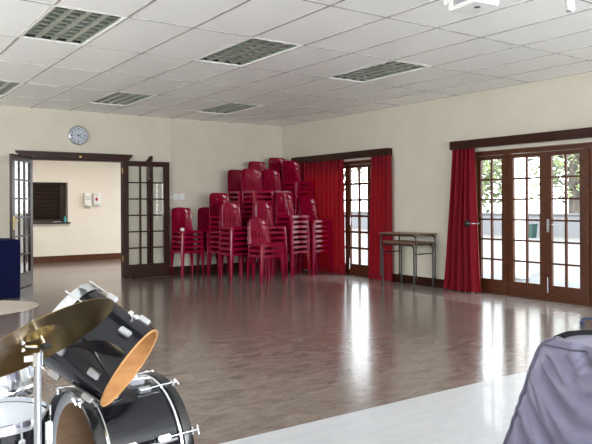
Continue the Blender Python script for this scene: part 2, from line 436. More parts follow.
# dark post that stands behind the open right leaf
b = MB().box(4.585, 4.67, YB - .03, YB, .14, 2.06)
poly = [(4.56, 2.04), (4.60, 2.06), (4.625, 2.10), (4.645, 2.125), (4.69, 2.125), (4.69, 2.04)]
n = len(poly); v = [(x, YB - .035, z) for x, z in poly] + [(x, YB, z) for x, z in poly]
b.add(v, [tuple(range(n)), tuple(range(2 * n - 1, n - 1, -1))] + [(k, k + n, (k + 1) % n + n, (k + 1) % n) for k in range(n)])
struct('trim_3', b, M['dark_wood'], 'narrow dark post on the wall behind the right door leaf', 'trim')

def glazed_leaf(name, L, hgt, cols, rows, stile, rail, bottom, mat, place, label, thick=.04, handle=None, hinge=True, mw=.014):
    """a glazed door leaf; local x runs 0..L, y is thickness, z height. place(x,y,z)->world"""
    def add(mb, x0, x1, y0, y1, z0, z1):
        v = [place(x, y, z) for z in (z0, z1) for y in (y0, y1) for x in (x0, x1)]
        mb.add(v, [(0, 2, 3, 1), (4, 5, 7, 6), (0, 1, 5, 4), (2, 6, 7, 3), (0, 4, 6, 2), (1, 3, 7, 5)])
    m = MB(); h = thick / 2; z0 = .012
    add(m, 0, stile, -h, h, z0, hgt); add(m, L - stile, L, -h, h, z0, hgt)
    add(m, stile, L - stile, -h, h, hgt - rail, hgt); add(m, stile, L - stile, -h, h, z0, bottom)
    gw = (L - 2 * stile) / cols; gh = (hgt - rail - bottom) / rows
    for k in range(1, cols): add(m, stile + k * gw - mw, stile + k * gw + mw, -h * .7, h * .7, bottom, hgt - rail)
    for k in range(1, rows): add(m, stile, L - stile, -h * .65, h * .65, bottom + k * gh - mw * .85, bottom + k * gh + mw * .85)
    o = struct(name, m, mat, label, 'door')
    g = MB(); g.add([place(stile, 0, bottom), place(L - stile, 0, bottom), place(L - stile, 0, hgt - rail), place(stile, 0, hgt - rail)], [(0, 1, 2, 3)])
    g.build('glass', M['glass'], o)
    if handle:
        for s in (-1, 1):
            q = MB(); add(q, handle - .018, handle + .018, s * h, s * (h + .006), .90, 1.10)
            yy = s * (h + .035)
            q.tube([place(handle, s * h, 1.03), place(handle, yy, 1.03), place(handle + (.10 if handle < L / 2 else -.10), yy, 1.03)], .008, 8)
            q.build('handle', M['brass_fit'], o, smooth=40)
    if hinge:
        for z in (.3, 1.8):
            q = MB(); q.tube([place(-.004, -h, z), place(-.004, -h, z + .09)], .008, 8); q.build('hinge', M['brass_fit'], o, smooth=40)
    return o

# right leaf folded flat against the back wall; left leaf swung into the hall
yl = YB - .085
glazed_leaf('door_1', .865, 2.02, 3, 6, .105, .09, .225, M['dark_wood'], lambda x, y, z: (4.112 + x, yl + y, z), 'dark glazed door leaf folded back flat beside the chair stacks')
hx, hy = 2.63, 11.13; ang = math.radians(180 + 57.5); ca, sa = math.cos(ang), math.sin(ang)
glazed_leaf('door_2', .86, 2.02, 3, 6, .105, .09, .225, M['dark_wood'], lambda x, y, z: (hx + ca * x - sa * y, hy + sa * x + ca * y, z), 'open glazed door leaf standing out beside the navy table', handle=.81)

# glazed doors in the right wall
dn = 3
XD = XR + DR + .03
def wall_doors(y0, y1, zt, splits, lab):
    global dn
    m = MB(); j = .045
    m.box(XD - .05, XD + .06, y0, y0 + j, 0, zt).box(XD - .05, XD + .06, y1 - j, y1, 0, zt).box(XD - .05, XD + .06, y0 + j, y1 - j, zt - .06, zt)
    m.box(XD - .05, XD + .06, y0 + j, y1 - j, -.02, .012)
    for s in splits[1:-1]:
        if s[1]: m.box(XD - .045, XD + .055, s[0] - .025, s[0] + .025, .012, zt - .06)
    f = struct('trim_%d' % (dn + 7), m, M['red_wood'], 'brown door frame of the ' + lab, 'trim')
    for k in range(len(splits) - 1):
        a = splits[k][0] + (.026 if splits[k][1] else .002); c = splits[k + 1][0] - (.026 if splits[k + 1][1] else .002)
        L = c - a
        o = glazed_leaf('door_%d' % dn, L, zt - .065, 2, 6, (.04 if zt > 2 else .085) if L > .5 else .05, .055, .20, M['red_wood'],
                    lambda x, y, z, a=a: (XD + y, a + x, z), 'brown glazed garden door leaf of the ' + lab + ', ' + ['first', 'second', 'third', 'fourth'][k] + ' from the right',
                    hinge=False, handle=None, mw=.022 if zt > 2 else .014)
        if k == 1:      # slim bolts at the meeting stile
            MB().tube([(XD - .028, c - .03, .10), (XD - .028, c - .03, .30)], .006, 6).build('bolt', M['steel'], o, smooth=40)
            MB().box(XD - .03, XD - .02, c - .055, c - .02, .88, 1.05).tube([(XD - .03, c - .038, .98), (XD - .06, c - .038, .98), (XD - .06, c - .13, .98)], .007, 6).build('handle', M['steel'], o, smooth=40)
        dn += 1
wall_doors(4.02, 6.36, 1.985, [(4.065, 0), (4.63, 1), (5.22, 0), (5.83, 1), (6.315, 0)], 'near set')
wall_doors(8.0, 10.44, 2.01, [(8.045, 0), (8.66, 0), (9.235, 1), (9.82, 0), (10.395, 0)], 'far set')
# plain unseen glazed screen, added to bring in more light
m = MB(); y0, y1 = -.6, 2.0
for k in range(5):
    yy = y0 + .03 + k * (y1 - y0 - .06) / 4; m.box(XD - .03, XD + .03, yy - .03, yy + .03, 0, 1.985)
m.box(XD - .03, XD + .03, y0, y1, 0, .2).box(XD - .03, XD + .03, y0, y1, 1.92, 1.985)
w = struct('added_window_2', m, M['red_wood'], 'unseen glazed screen added in the right wall to let in light', 'window')
MB().add([(XD, y0, .2), (XD, y1, .2), (XD, y1, 1.92), (XD, y0, 1.92)], [(0, 1, 2, 3)]).build('glass', M['glass'], w)

# pelmets
for (y0, y1, z0, z1, lab) in [(7.955, 10.65, 2.035, 2.155, 'dark wooden pelmet box over the far red curtains'), (3.75, 6.62, 2.025, 2.145, 'dark wooden pelmet box over the near glazed doors')]:
    m = MB().box(XR - .14, XR - .12, y0, y1, z0, z1).box(XR - .12, XR, y0, y0 + .02, z0, z1).box(XR - .12, XR, y1 - .02, y1, z0, z1).box(XR - .12, XR, y0 + .02, y1 - .02, z1 - .015, z1)
    t = m.thing('pelmet', M['dark_wood'], lab, 'pelmet', 'curtain pelmets', bevel=.003)
    t['kind'] = 'structure'

# curtains
def curtain(y0t, y1t, y0b, y1b, zt, lab, folds, seed, amp=.028, xc=None):
    rnd = random.Random(seed); xc = xc or XR - .075
    ph = [rnd.uniform(-.6, .6) for _ in range(folds + 2)]
    def fn(u, v):
        z = .012 + v * (zt - .012)
        y0 = y0b + (y0t - y0b) * v ** .8; y1 = y1b + (y1t - y1b) * v ** .8
        a = u * folds; k = int(a); fr_ = a - k
        p = ph[k] * (1 - fr_) + ph[min(k + 1, folds + 1)] * fr_
        w = math.sin(2 * PI * a + p * (1 - .5 * v)) + .3 * math.sin(4 * PI * a + 2 * p + 1.5 * v)
        A = amp * (.75 + .35 * (1 - v))
        return (xc + A * w * .85, y0 + (y1 - y0) * u + .012 * math.sin(5 * v + p * 3) * math.sin(PI * u), z)
    mb = MB().grid(fn, folds * 14, 18)
    return mb.thing('curtain', M['curtain'], lab, 'curtain', 'red curtains', smooth=80, solid=.004)
curtain(9.16, 10.50, 9.13, 10.50, 2.05, 'wide drawn red curtain hanging behind the chair stacks', 11, 3, amp=.02, xc=XR - .045)
curtain(7.91, 8.38, 7.90, 8.46, 2.05, 'narrow gathered red curtain beside the stacked desks', 5, 5, amp=.036)
cu = curtain(6.22, 6.60, 6.13, 6.78, 2.03, 'gathered red curtain left of the near glazed doors', 5, 9, amp=.046)
# curtain holdback
t = empty('curtain_holdback', (XR, 6.30, .975), 'dark round curtain holdback knob on the near red curtain', 'curtain holdback')
MB().lathe([(0, -.001), (.045, 0), (.05, .006), (.04, .02), (.02, .03), (0, .034)], (XR - .135, 6.30, .975), (-1, 0, 0), 20).build('knob', M['black_metal'], t, smooth=40)
MB().tube([(XR, 6.205, .975), (XR - .13, 6.205, .975), (XR - .14, 6.30, .975)], .007, 8).build('arm', M['steel'], t, smooth=40)

# clock
cx, cz = 3.386, 2.419
t = empty('wall_clock', (cx, YB, cz), 'round grey wall clock above the doorway', 'clock')
MB().lathe([(.128, 0), (.162, 0), (.166, .012), (.158, .034), (.146, .042), (.138, .034), (.136, .016)], (cx, YB, cz), (0, -1, 0), 48).build('rim', M['clock_rim'], t, smooth=50)
MB().lathe([(0, .018), (.138, .018)], (cx, YB, cz), (0, -1, 0), 48).build('face', M['clock_face'], t)
m = MB()
for k in range(12):
    a = 2 * PI * k / 12; r = .108; s = .011 if k % 3 else .014
    px, pz = cx + r * math.sin(a), cz + r * math.cos(a)
    m.box(px - s * .7, px + s * .7, YB - .0215, YB - .0185, pz - s, pz + s)
m.build('hour_marks', M['ink'], t)
def hand(a, L, w, y, name):
    d = Vector((math.sin(a), 0, math.cos(a))); p = Vector((d.z, 0, -d.x)); c = Vector((cx, y, cz)); e = Vector((0, -.002, 0))
    q = [c - d * .02 - p * w, c - d * .02 + p * w, c + d * L + p * w * .6, c + d * L - p * w * .6]
    MB().add(q + [x + e for x in q], [(0, 1, 2, 3), (7, 6, 5, 4), (0, 4, 5, 1), (1, 5, 6, 2), (2, 6, 7, 3), (3, 7, 4, 0)]).build(name, M['ink'], t)
hand(2 * PI * (2 + 20 / 60) / 12, .066, .006, YB - .022, 'hour_hand'); hand(2 * PI * 20.5 / 60, .108, .0045, YB - .025, 'minute_hand')
hand(PI * 1.02, .09, .0012, YB - .028, 'second_hand')

# switches, conduit
t = empty('light_switch', (5.19, YB, 1.34), 'white double wall switch plate above the first chair stack', 'switch')
for x0 in (5.075, 5.195):
    p = MB().box(x0, x0 + .112, YB - .03, YB, 1.345, 1.465).build('plate', M['white_plastic'], t, bevel=.006)
    MB().box(x0 + .025, x0 + .087, YB - .036, YB - .03, 1.37, 1.44).build('rocker', M['white_plastic'], p, bevel=.003)
MB().box(5.10, 5.26, YB - .02, YB, 1.466, 1.478).build('top_strip', plain('faded_pink', (.62, .36, .30), .6), t)
MB().box(5.052, 5.068, YB - .012, YB, 1.35, H).thing('conduit', M['wall'], 'thin cream cable conduit running from ceiling to wall switch', 'conduit')
MB().box(5.03, 5.07, YB - .02, YB, 1.37, 1.43).thing('junction_box', M['white_plastic'], 'small white box left of the double wall switch', 'junction box', bevel=.004)

# lobby dispensers and things on the sill
t = empty('soap_dispenser', (4.755, YL, 1.25), 'white wall dispenser with grey print, left one in the lobby', 'dispenser')
MB().box(4.68, 4.835, YL - .10, YL, 1.245, 1.535).build('body', M['white_plastic'], t, bevel=.015)
m = MB()
for k, (a, c) in enumerate([(4.70, 4.815), (4.715, 4.80), (4.70, 4.815)]): m.box(a, c, YL - .1035, YL - .0995, 1.445 - k * .032, 1.455 - k * .032)
m.build('print', M['grey_plastic'], t)
t = empty('towel_dispenser', (4.97, YL, 1.26), 'white wall dispenser with a red drop, right one in the lobby', 'dispenser')
MB().box(4.885, 5.06, YL - .10, YL, 1.265, 1.535).build('body', M['white_plastic'], t, bevel=.015)
MB().lathe([(0, 0), (.030, 0), (.030, .004), (0, .004)], (4.955, YL - .099, 1.385), (0, -1, 0), 20).add([(4.926, YL - .103, 1.395), (4.984, YL - .103, 1.395), (4.955, YL - .103, 1.455)], [(0, 1, 2)]).build('red_drop', M['red_print'], t)
MB().box(4.935, 4.99, YL - .103, YL - .0995, 1.485, 1.50).build('print', M['grey_plastic'], t)
MB().lathe([(0, 0), (.03, 0), (.032, .09), (.014, .11), (.014, .135), (0, .135)], (4.275, YL - .005, LW[2]), (0, 0, 1), 16).thing('bottle', M['teal'], 'small turquoise bottle on the lobby window sill', 'bottle', smooth=40)
MB().grid(lambda u, v: (4.02 + .19 * u, YL - .045 + .09 * v, LW[2] + .006 + .018 * math.sin(PI * u) * (.6 + .4 * math.sin(7 * v))), 12, 8).thing('cloth', M['drumhead'], 'folded pale blue cloth lying on the lobby window sill', 'cloth', smooth=60, solid=.005)

# ------------------------------------------------------------------ stacking chairs
SH, PT = .45, .0875
def leg_pt(cx, cy, z):            # outer corner of a leg at local height z
    s = .019 * (1 - z / SH) ** 1.0
    return (cx * (.205 + s), cy * (.205 + s) + .21)
def make_leg(sx, sy):
    m = MB(); N = 6; th = .003
    rows = []
    for k in range(N + 1):
        z = (SH - .012) * k / N; ox, oy = leg_pt(sx, sy, z)
        w = .030 + .028 * (k / N) ** 1.3
        # L section: outer corner rounded
        o = [(ox - sx * w, oy), (ox - sx * .010, oy), (ox - sx * .003, oy - sy * .003), (ox, oy - sy * .010), (ox, oy - sy * w)]
        i = [(ox - sx * w, oy - sy * th), (ox - sx * .011, oy - sy * th), (ox - sx * .006, oy - sy * .006), (ox - sx * th, oy - sy * .011), (ox - sx * th, oy - sy * w)]
        rows.append([(x, y, z) for x, y in o + i[::-1]])
    n = 10; v = [p for r in rows for p in r]
    f = [(k * n + a, k * n + (a + 1) % n, (k + 1) * n + (a + 1) % n, (k + 1) * n + a) for k in range(N) for a in range(n)]
    f += [tuple(range(n)), tuple(N * n + a for a in range(n))]
    return m.add(v, f)
def make_seat():
    m = MB()
    def rr(u, v):
        x = -.205 + .41 * u; y = .005 + .41 * v
        return x, y
    def top(u, v):
        x, y = rr(u, v); d = 1 - (abs(2 * u - 1) ** 4); e = 1 - (abs(2 * v - 1) ** 4)
        return (x, y, SH - .012 * d * e)
    m.grid(top, 12, 12)
    pts = [(-.205, .005), (.205, .005), (.205, .415), (-.205, .415)]
    ring = []
    for i in range(4):
        a, c = Vector(pts[i]), Vector(pts[(i + 1) % 4])
        for k in range(12): ring.append(a + (c - a) * k / 12)
    n = len(ring); v = []; f = []
    for i, p in enumerate(ring):
        k = i % 12; arch = math.sin(PI * k / 12)
        out = Vector((p.x, p.y - .21)) * .0
        v += [(p.x, p.y, SH), (p.x * 1.01, (p.y - .21) * 1.01 + .21, SH - .060 + .020 * arch ** .5)]
    for i in range(n): f.append((2 * i, 2 * i + 1, 2 * ((i + 1) % n) + 1, 2 * ((i + 1) % n)))
    return m.add(v, f)
def make_back():
    m = MB(); nu, nv = 20, 26; hb = .41
    P = {}
    for j in range(nv + 1):
        v = j / nv
        taper = .212 - .020 * v
        if v > .74: taper *= max(0., 1 - ((v - .74) / .26) ** 2.6) ** .45 * .34 + .66
        for i in range(nu + 1):
            u = 2 * i / nu - 1
            x = taper * u
            y = .415 + .085 * v - .060 * u ** 4 * (.6 + .4 * v) + .018 * math.sin(PI * v)
            z = SH - .03 + (hb + .03) * v - (.012 * u ** 4 if v > .97 else 0)
            P[i, j] = len(m.v); m.v.append((x, y, z))
    for j in range(nv):
        for i in range(nu):
            v = (j + .5) / nv; slot = .24 < v < .47 and 4 <= i < 16 and (i % 3 != 0)
            if not slot: m.f.append((P[i, j], P[i + 1, j], P[i + 1, j + 1], P[i, j + 1]))
    # raised frame lines and a small diamond boss above the slots
    def pos(u, v):
        return Vector((.19 * u, .415 + .085 * v - .060 * u ** 4 * (.6 + .4 * v) + .012 * 0 + .018 * math.sin(PI * v), SH - .03 + (hb + .03) * v))
    for vv in (.20, .51):
        m.tube([pos(-.72 + 1.44 * k / 8, vv) for k in range(9)], .007, 6)
    for s in (-.72, .72):
        m.tube([pos(s, .20 + .31 * k / 4) for k in range(5)], .007, 6)
    c = pos(0, .72); dd = [c + Vector((.0, -.004, .030)), c + Vector((.024, -.001, 0)), c + Vector((0, -.004, -.030)), c + Vector((-.024, -.001, 0)), c + Vector((0, -.010, 0))]
    m.add(dd, [(0, 1, 4), (1, 2, 4), (2, 3, 4), (3, 0, 4)])
    return m
proto = {}
seat_me = make_seat().mesh('seat', M['plastic'], smooth=45, solid=.0035)
back_me = make_back().mesh('backrest', M['plastic'], smooth=50, solid=.004)
leg_me = [make_leg(sx, sy).mesh('leg', M['plastic'], smooth=40) for sx in (-1, 1) for sy in (-1, 1)]
# x and y of the front-left foot corner, number of chairs, turn, words for the stack
STACKS = [(4.99, 10.63, 5, .03, 'low stack beside the folded-back glazed door'),
          (5.50, 10.64, 5, -.02, 'half-hidden low stack second from glazed door'),
          (5.49, 10.13, 8, .02, 'mid-height stack third from glazed door'),
          (5.39, 9.60, 6, -.02, 'six-chair stack standing left of lowest stack'),
          (6.00, 10.38, 13, .02, 'tall dark stack at left of the tall group'),
          (6.00, 9.88, 13, -.02, 'tall bright stack with pink backrest'),
          (5.93, 9.39, 6, .01, 'short stack directly behind the lowest stack'),
          (5.54, 8.90, 3, .0, 'lowest stack, the one nearest the camera'),
          (6.475, 9.95, 13, .01, 'tall stack right of the pink-backed stack'),
          (6.45, 9.42, 8, .12, 'stack with window light gleaming white on it'),
          (6.475, 10.44, 15, .01, 'second-tallest stack behind the pink-backed stack'),
          (6.91, 10.42, 16, -.02, 'tallest stack of all, against the back wall'),
          (6.915, 9.93, 15, .01, 'tall dark stack against the red curtain'),
          (6.93, 9.42, 7, .03, 'short stack at right end before the curtain')]
ORD = ['bottom', 'second from bottom', 'third from bottom', 'fourth from bottom', 'fifth from bottom', 'sixth from bottom', 'seventh from bottom', 'eighth from bottom', 'ninth from bottom', 'tenth from bottom']
def ordinal(k, n):
    if k == n - 1: return 'topmost'
    d = n - 1 - k
    if d <= n // 2: return ['', 'second', 'third', 'fourth', 'fifth', 'sixth', 'seventh', 'eighth', 'ninth'][d] + ' from top'
    return ['bottom', 'second from bottom', 'third from bottom', 'fourth from bottom', 'fifth from bottom', 'sixth from bottom', 'seventh from bottom', 'eighth from bottom'][k]
rnd = random.Random(4)
first = None; kids = []
for (x, y, n, rz, words) in STACKS:
    for k in range(n):
        lab = 'crimson plastic chair, %s in %s' % (ordinal(k, n), words)
        loc = (x + .228, y + .018 + .002 * 0, k * PT)
        if first is None:
            first = empty('stacking_chair', loc, lab, 'chair', 'red plastic stacking chairs')
            for nm, me in [('seat', seat_me), ('backrest', back_me)] + [('leg', q) for q in leg_me]:
                o = bpy.data.objects.new(nm, me); COL.objects.link(o); o.parent = first; kids.append(o)
            r = first
        else:
            r = first.copy(); COL.objects.link(r); r.location = loc; r['label'] = lab
            for q in kids:
                c2 = q.copy(); COL.objects.link(c2); c2.parent = r
        r.rotation_euler = (0, 0, rz + rnd.uniform(-.004, .004))
# small white tag on the first stack
t0 = STACKS[0]
MB().box(t0[0] + .02, t0[0] + .075, t0[1] + .03, t0[1] + .085, SH + 4 * PT, SH + 4 * PT + .05).thing('paper_tub', M['white_plastic'], 'small white tub on the seat corner of the door-side chair stack', 'tub', bevel=.006)

# ------------------------------------------------------------------ the two stacked desks
def desk(x0, x1, y0, y1, z0, ht, lab, xt0, xt1, yt0, yt1):
    t = empty('school_desk', ((x0 + x1) / 2, (y0 + y1) / 2, z0), lab, 'desk', 'stacked school desks')
    r = .0125; zt = z0 + ht - .018 - r
    MB().box(xt0, xt1, yt0, yt1, z0 + ht - .018, z0 + ht).build('desk_top', M['desk_top'], t, bevel=.004)
    R = .07
    for x in (x0, x1):
        m = MB(); p = [(x, y0, z0 + .012), (x, y0, zt - R)]
        for k in range(1, 7):
            a = PI / 2 * k / 6; p.append((x, y0 + R - R * math.cos(a), zt - R + R * math.sin(a)))
        for k in range(0, 7):
            a = PI / 2 * k / 6; p.append((x, y1 - R + R * math.sin(a), zt - R + R * math.cos(a)))
        p.append((x, y1, z0 + .012))
        m.tube(p, r, 10)
        f = m.build('leg_frame', M['black_metal'], t, smooth=50)
        for y in (y0, y1):
            MB().lathe([(0, 0), (.016, 0), (.016, .03), (0, .03)], (x, y, z0), (0, 0, 1), 12).build('foot_cap', M['rubber'], f, smooth=40)
    for y in (y0, y1):
        MB().tube([(x0, y, zt - .13), (x1, y, zt - .13)], .009, 8).build('cross_bar', M['black_metal'], t, smooth=40)
    return t, zt
desk(7.0, 7.395, 7.02, 7.69, 0, .672, 'lower black-framed school desk standing on the floor by the wall', 6.985, 7.41, 7.04, 7.67)
t, zt = desk(7.0, 7.395, 6.975, 7.735, .135, .68, 'upper black-framed school desk stacked on top of the other desk', 6.98, 7.415, 6.955, 7.755)
MB().box(7.015, 7.38, 6.99, 7.72, .673, .688).build('book_shelf', M['desk_top'], t, bevel=.003)

# ------------------------------------------------------------------ navy clothed table
t = empty('table', (1.5, 9.9, 0), 'table under a floor-length navy blue cloth by the doorway', 'table')
def skirt(u, v):
    # perimeter param u, height v
    x0, x1, y0, y1 = .75, 2.12, 9.60, 10.22
    per = [(x0, y0), (x1, y0), (x1, y1), (x0, y1)]; ln = [x1 - x0, y1 - y0, x1 - x0, y1 - y0]; s = u * sum(ln); k = 0
    while k < 3 and s > ln[k]: s -= ln[k]; k += 1
    a, c = Vector(per[k]), Vector(per[(k + 1) % 4]); p = a + (c - a) * min(1, s / ln[k])
    ctr = Vector(((x0 + x1) / 2, (y0 + y1) / 2)); d = (p - ctr)
    flare = 1 + (1 - v) * (.012 + .012 * math.sin(u * 70) + .006 * math.sin(u * 31 + 1))
    p = ctr + d * flare * (1 if v < .97 else .985)
    return (p.x, p.y, .01 + .775 * v - (0 if v < .97 else -.006))
m = MB().grid(skirt, 160, 14)
m.grid(lambda u, v: (.765 + 1.34 * u, 9.61 + .60 * v, .792), 8, 6)
m.build('tablecloth', M['navy'], t, smooth=60)
MB().box(.80, 2.08, 9.65, 10.18, .74, .775).build('tabletop', M['desk_top'], t)
for x in (.85, 2.02):
    for y in (9.7, 10.13): MB().box(x - .02, x + .02, y - .02, y + .02, 0, .74).build('leg', M['black_metal'], t)

# ------------------------------------------------------------------ drum kit
def axes(ax):
    ax = Vector(ax).normalized(); a = Vector((0, 0, 1)) - ax * ax.z
    a = a.normalized() if a.length > .05 else Vector((0, 1, 0)); return ax, a, ax.cross(a).normalized()
def hoop(mb, c, ax, r, w, th, n=48):
    return mb.lathe([(r, -w / 2), (r + th, -w / 2), (r + th * 1.3, 0), (r + th, w / 2), (r, w / 2)], c, ax, n, closed=True)
def frame_box(mb, c, X, Y, Z, sx, sy, sz):
    mt = Matrix((( X.x, Y.x, Z.x, c.x), (X.y, Y.y, Z.y, c.y), (X.z, Y.z, Z.z, c.z), (0, 0, 0, 1)))
    return mb.obox(mt, sx, sy, sz)

# bass drum lying on its side, axis along the room
cL, cR = Vector((.760, 2.528, .290)), Vector((1.065, 2.558, .290))
ax, au, ar = axes(cR - cL); R = .264; LN = (cR - cL).length
t = empty('bass_drum', (cL.x + ax.x * LN / 2, cL.y + ax.y * LN / 2, 0), 'big black bass drum lying on its side with wooden inside', 'drum')
MB().lathe([(R, 0), (R, LN)], cL, ax, 64).build('shell', M['black_wrap'], t, smooth=40)
MB().lathe([(R - .008, .002), (R - .008, LN - .002)], cL, ax, 64).build('shell_lining', M['pale_maple'], t, smooth=40)
for c, s, hc in ((cL, -1, 'batter'), (cR, 1, 'front')):
    h = MB(); hoop(h, c + ax * s * .016, ax, R + .002, .036, .011, 64); h.build('hoop', M['black_hoop'], t, smooth=40)
    h = MB(); hoop(h, c - ax * s * .012, ax, R + .001, .012, .009, 64); h.build('metal_rim', M['chrome'], t, smooth=40)
MB().lathe([(0, LN + .004), (R - .002, LN + .002)], cL, ax, 48).build('front_head', M['black_wrap'], t, smooth=40)
MB().lathe([(R - .045, -.001), (R, -.001)], cL, ax, 64).build('head_ring', M['drumhead'], t, smooth=40)
for side, c in ((-1, cL), (1, cR)):
    for k in range(8):
        a = PI / 8 + 2 * PI * k / 8; d = au * math.cos(a) + ar * math.sin(a); tn = ax.cross(d)
        base = c - ax * side * .085 + d * (R + .010)
        l = MB(); frame_box(l, base, ax, tn, d, .026, .011, .011); lo = l.build('lug', M['steel'], t, bevel=.004)
        q = MB(); tip = c + ax * side * .055 + d * (R + .017)
        q.tube([base, c + ax * side * .0 + d * (R + .017), tip], .0032, 6)
        q.tube([tip - tn * .018, tip + tn * .018], .0045, 6)
        frame_box(q, c + ax * side * .033 + d * (R + .008), ax, tn, d, .004, .013, .013)
        q.build('tension_rod', M['chrome'], lo, smooth=40)
for s in (-1, 1):
    p = cL + ax * .24 + ar * s * .20 - au * .19
    MB().tube([p, p + ar * s * .10 + ax * .06 - Vector((0, 0, p.z - .012))], .007, 8).build('spur', M['chrome'], t, smooth=40)
mp = cL + ax * .225 + au * R * .995 + ar * .02
m = MB(); frame_box(m, mp + au * .008, ax, ar, au, .03, .026, .016); m.build('tom_mount', M['steel'], t, bevel=.005)

# rack tom: open wooden bottom towards the camera
tc = Vector((.8403, 2.1939, .6983)); tn_ = Vector((-.6148, .5802, .5343)).normalized(); R2 = .150; D2 = .275
t = empty('tom_drum', (tc.x, tc.y, tc.z), 'black tom drum tilted above the bass drum with open wooden underside', 'drum')
ax, au, ar = axes(tn_)
MB().lathe([(R2, .004), (R2, D2)], tc, ax, 64).build('shell', M['black_wrap'], t, smooth=40)
MB().lathe([(R2 - .008, D2 - .01), (R2 - .008, .003), (R2 - .004, 0), (R2 + .0015, 0), (R2 + .0015, .006)], tc, ax, 64).build('shell_lining', M['maple'], t, smooth=50)
MB().lathe([(0, D2 + .004), (R2 - .006, D2 + .003)], tc, ax, 48).build('batter_head', M['drumhead'], t, smooth=40)
h = MB(); hoop(h, tc + ax * (D2 - .004), ax, R2 + .003, .036, .006, 64); h.build('hoop', M['chrome'], t, smooth=40)
for k in range(6):
    a = .42 + 2 * PI * k / 6; d = au * math.cos(a) + ar * math.sin(a); tg = ax.cross(d)
    base = tc + ax * (D2 - .075) + d * (R2 + .009)
    l = MB(); frame_box(l, base, ax, tg, d, .021, .012, .009); lo = l.build('lug', M['steel'], t, bevel=.003)
    MB().tube([base, tc + ax * (D2 + .03) + d * (R2 + .012)], .003, 6).build('tension_rod', M['chrome'], lo, smooth=40)
    base = tc + ax * .06 + d * (R2 + .007)
    l = MB(); frame_box(l, base, ax, tg, d, .021, .012, .009); l.build('lug', M['steel'], t, bevel=.003)
dm = (mp - tc); dm = dm - ax * dm.dot(ax); dm.normalize()
bp = tc + ax * .11 + dm * (R2 + .012)
m = MB(); frame_box(m, bp, ax, ax.cross(dm), dm, .03, .022, .014); m.build('bracket', M['steel'], t, bevel=.004)
MB().tube([mp + Vector((0, 0, .02)), mp + Vector((0, 0, .09)), bp], .0085, 8).build('mount_rod', M['chrome'], t, smooth=40)
dk = au * math.cos(-.35) + ar * math.sin(-.35)
wq = tc + ax * .07 + dk * (R2 + .02)
MB().tube([wq, wq + dk * .022], .009, 8).sphere(wq + dk * .024 + ax * .012, .010, 6).sphere(wq + dk * .024 - ax * .012, .010, 6).build('wing_nut', M['chrome'], t, smooth=60)

# crash cymbal and its stand
cc = Vector((.4835, 1.9796, .8977)); cn = Vector((-.2975, .492, .8182)).normalized(); RC = .219
def cymbal_prof(R, bell=.045, bow=.022):
    p = [(.006, bow + .026), (.018, bow + .025), (.034, bow + .016), (bell, bow + .002)]
    for k in range(1, 11):
        f = k / 10; p.append((bell + (R - bell) * f, bow * (1 - f ** 1.7)))
    th = .0014
    return p + [(r, h - th) for r, h in p[::-1]]
cym = MB().lathe(cymbal_prof(RC), cc - cn * .030, cn, 72, closed=True).thing('crash_cymbal', M['brass'], 'large golden bronze cymbal tilted on the stand in front', 'cymbal', smooth=30)
sx_, sy_ = .482, 1.981
t = empty('cymbal_stand', (sx_, sy_, 0), 'chrome tripod stand carrying the large golden cymbal', 'cymbal stand')
MB().tube([(sx_, sy_, .05), (sx_, sy_, .835)], .0105, 14).build('pole', M['steel'], t, smooth=40)
MB().tube([(sx_, sy_, .80), (sx_, sy_, .838)], .0165, 14).box(sx_ - .038, sx_ - .012, sy_ - .008, sy_ + .008, .815, .832).build('clamp', M['chrome'], t, smooth=40)
m = MB().tube([(sx_, sy_, .835), tuple(cc - cn * .055), tuple(cc + cn * .035)], .0045, 8)
m.build('tilter_rod', M['chrome'], t, smooth=40)
e1 = cc - cn * .05
MB().lathe([(0, -.008), (.014, -.008), (.014, .008), (0, .008)], e1, cn, 16).build('washer', M['rubber'], t, smooth=40)
MB().lathe([(0, 0), (.016, 0), (.016, .014), (0, .014)], cc + cn * .016, cn, 16).build('felt', M['rubber'], t, smooth=40)
q = Vector((sx_, sy_, .852))
MB().tube([q, q + Vector((-.03, .01, .004))], .0045, 8).sphere(q + Vector((-.036, .012, .014)), .007, 6).sphere(q + Vector((-.036, .012, -.006)), .007, 6).build('wing_nut', M['chrome'], t, smooth=60)
for k in range(3):
    a = .5 + k * 2 * PI / 3; d = Vector((math.cos(a), math.sin(a), 0)); o = Vector((sx_, sy_, 0))
    l = MB().tube([o + d * .014 + Vector((0, 0, .34)), o + d * .24 + Vector((0, 0, .02))], .0065, 8).tube([o + d * .012 + Vector((0, 0, .10)), o + d * .14 + Vector((0, 0, .155))], .005, 6).build('leg', M['chrome'], t, smooth=40)
    MB().sphere(o + d * .246 + Vector((0, 0, .014)), .014, 6).build('rubber_foot', M['rubber'], l, smooth=60)

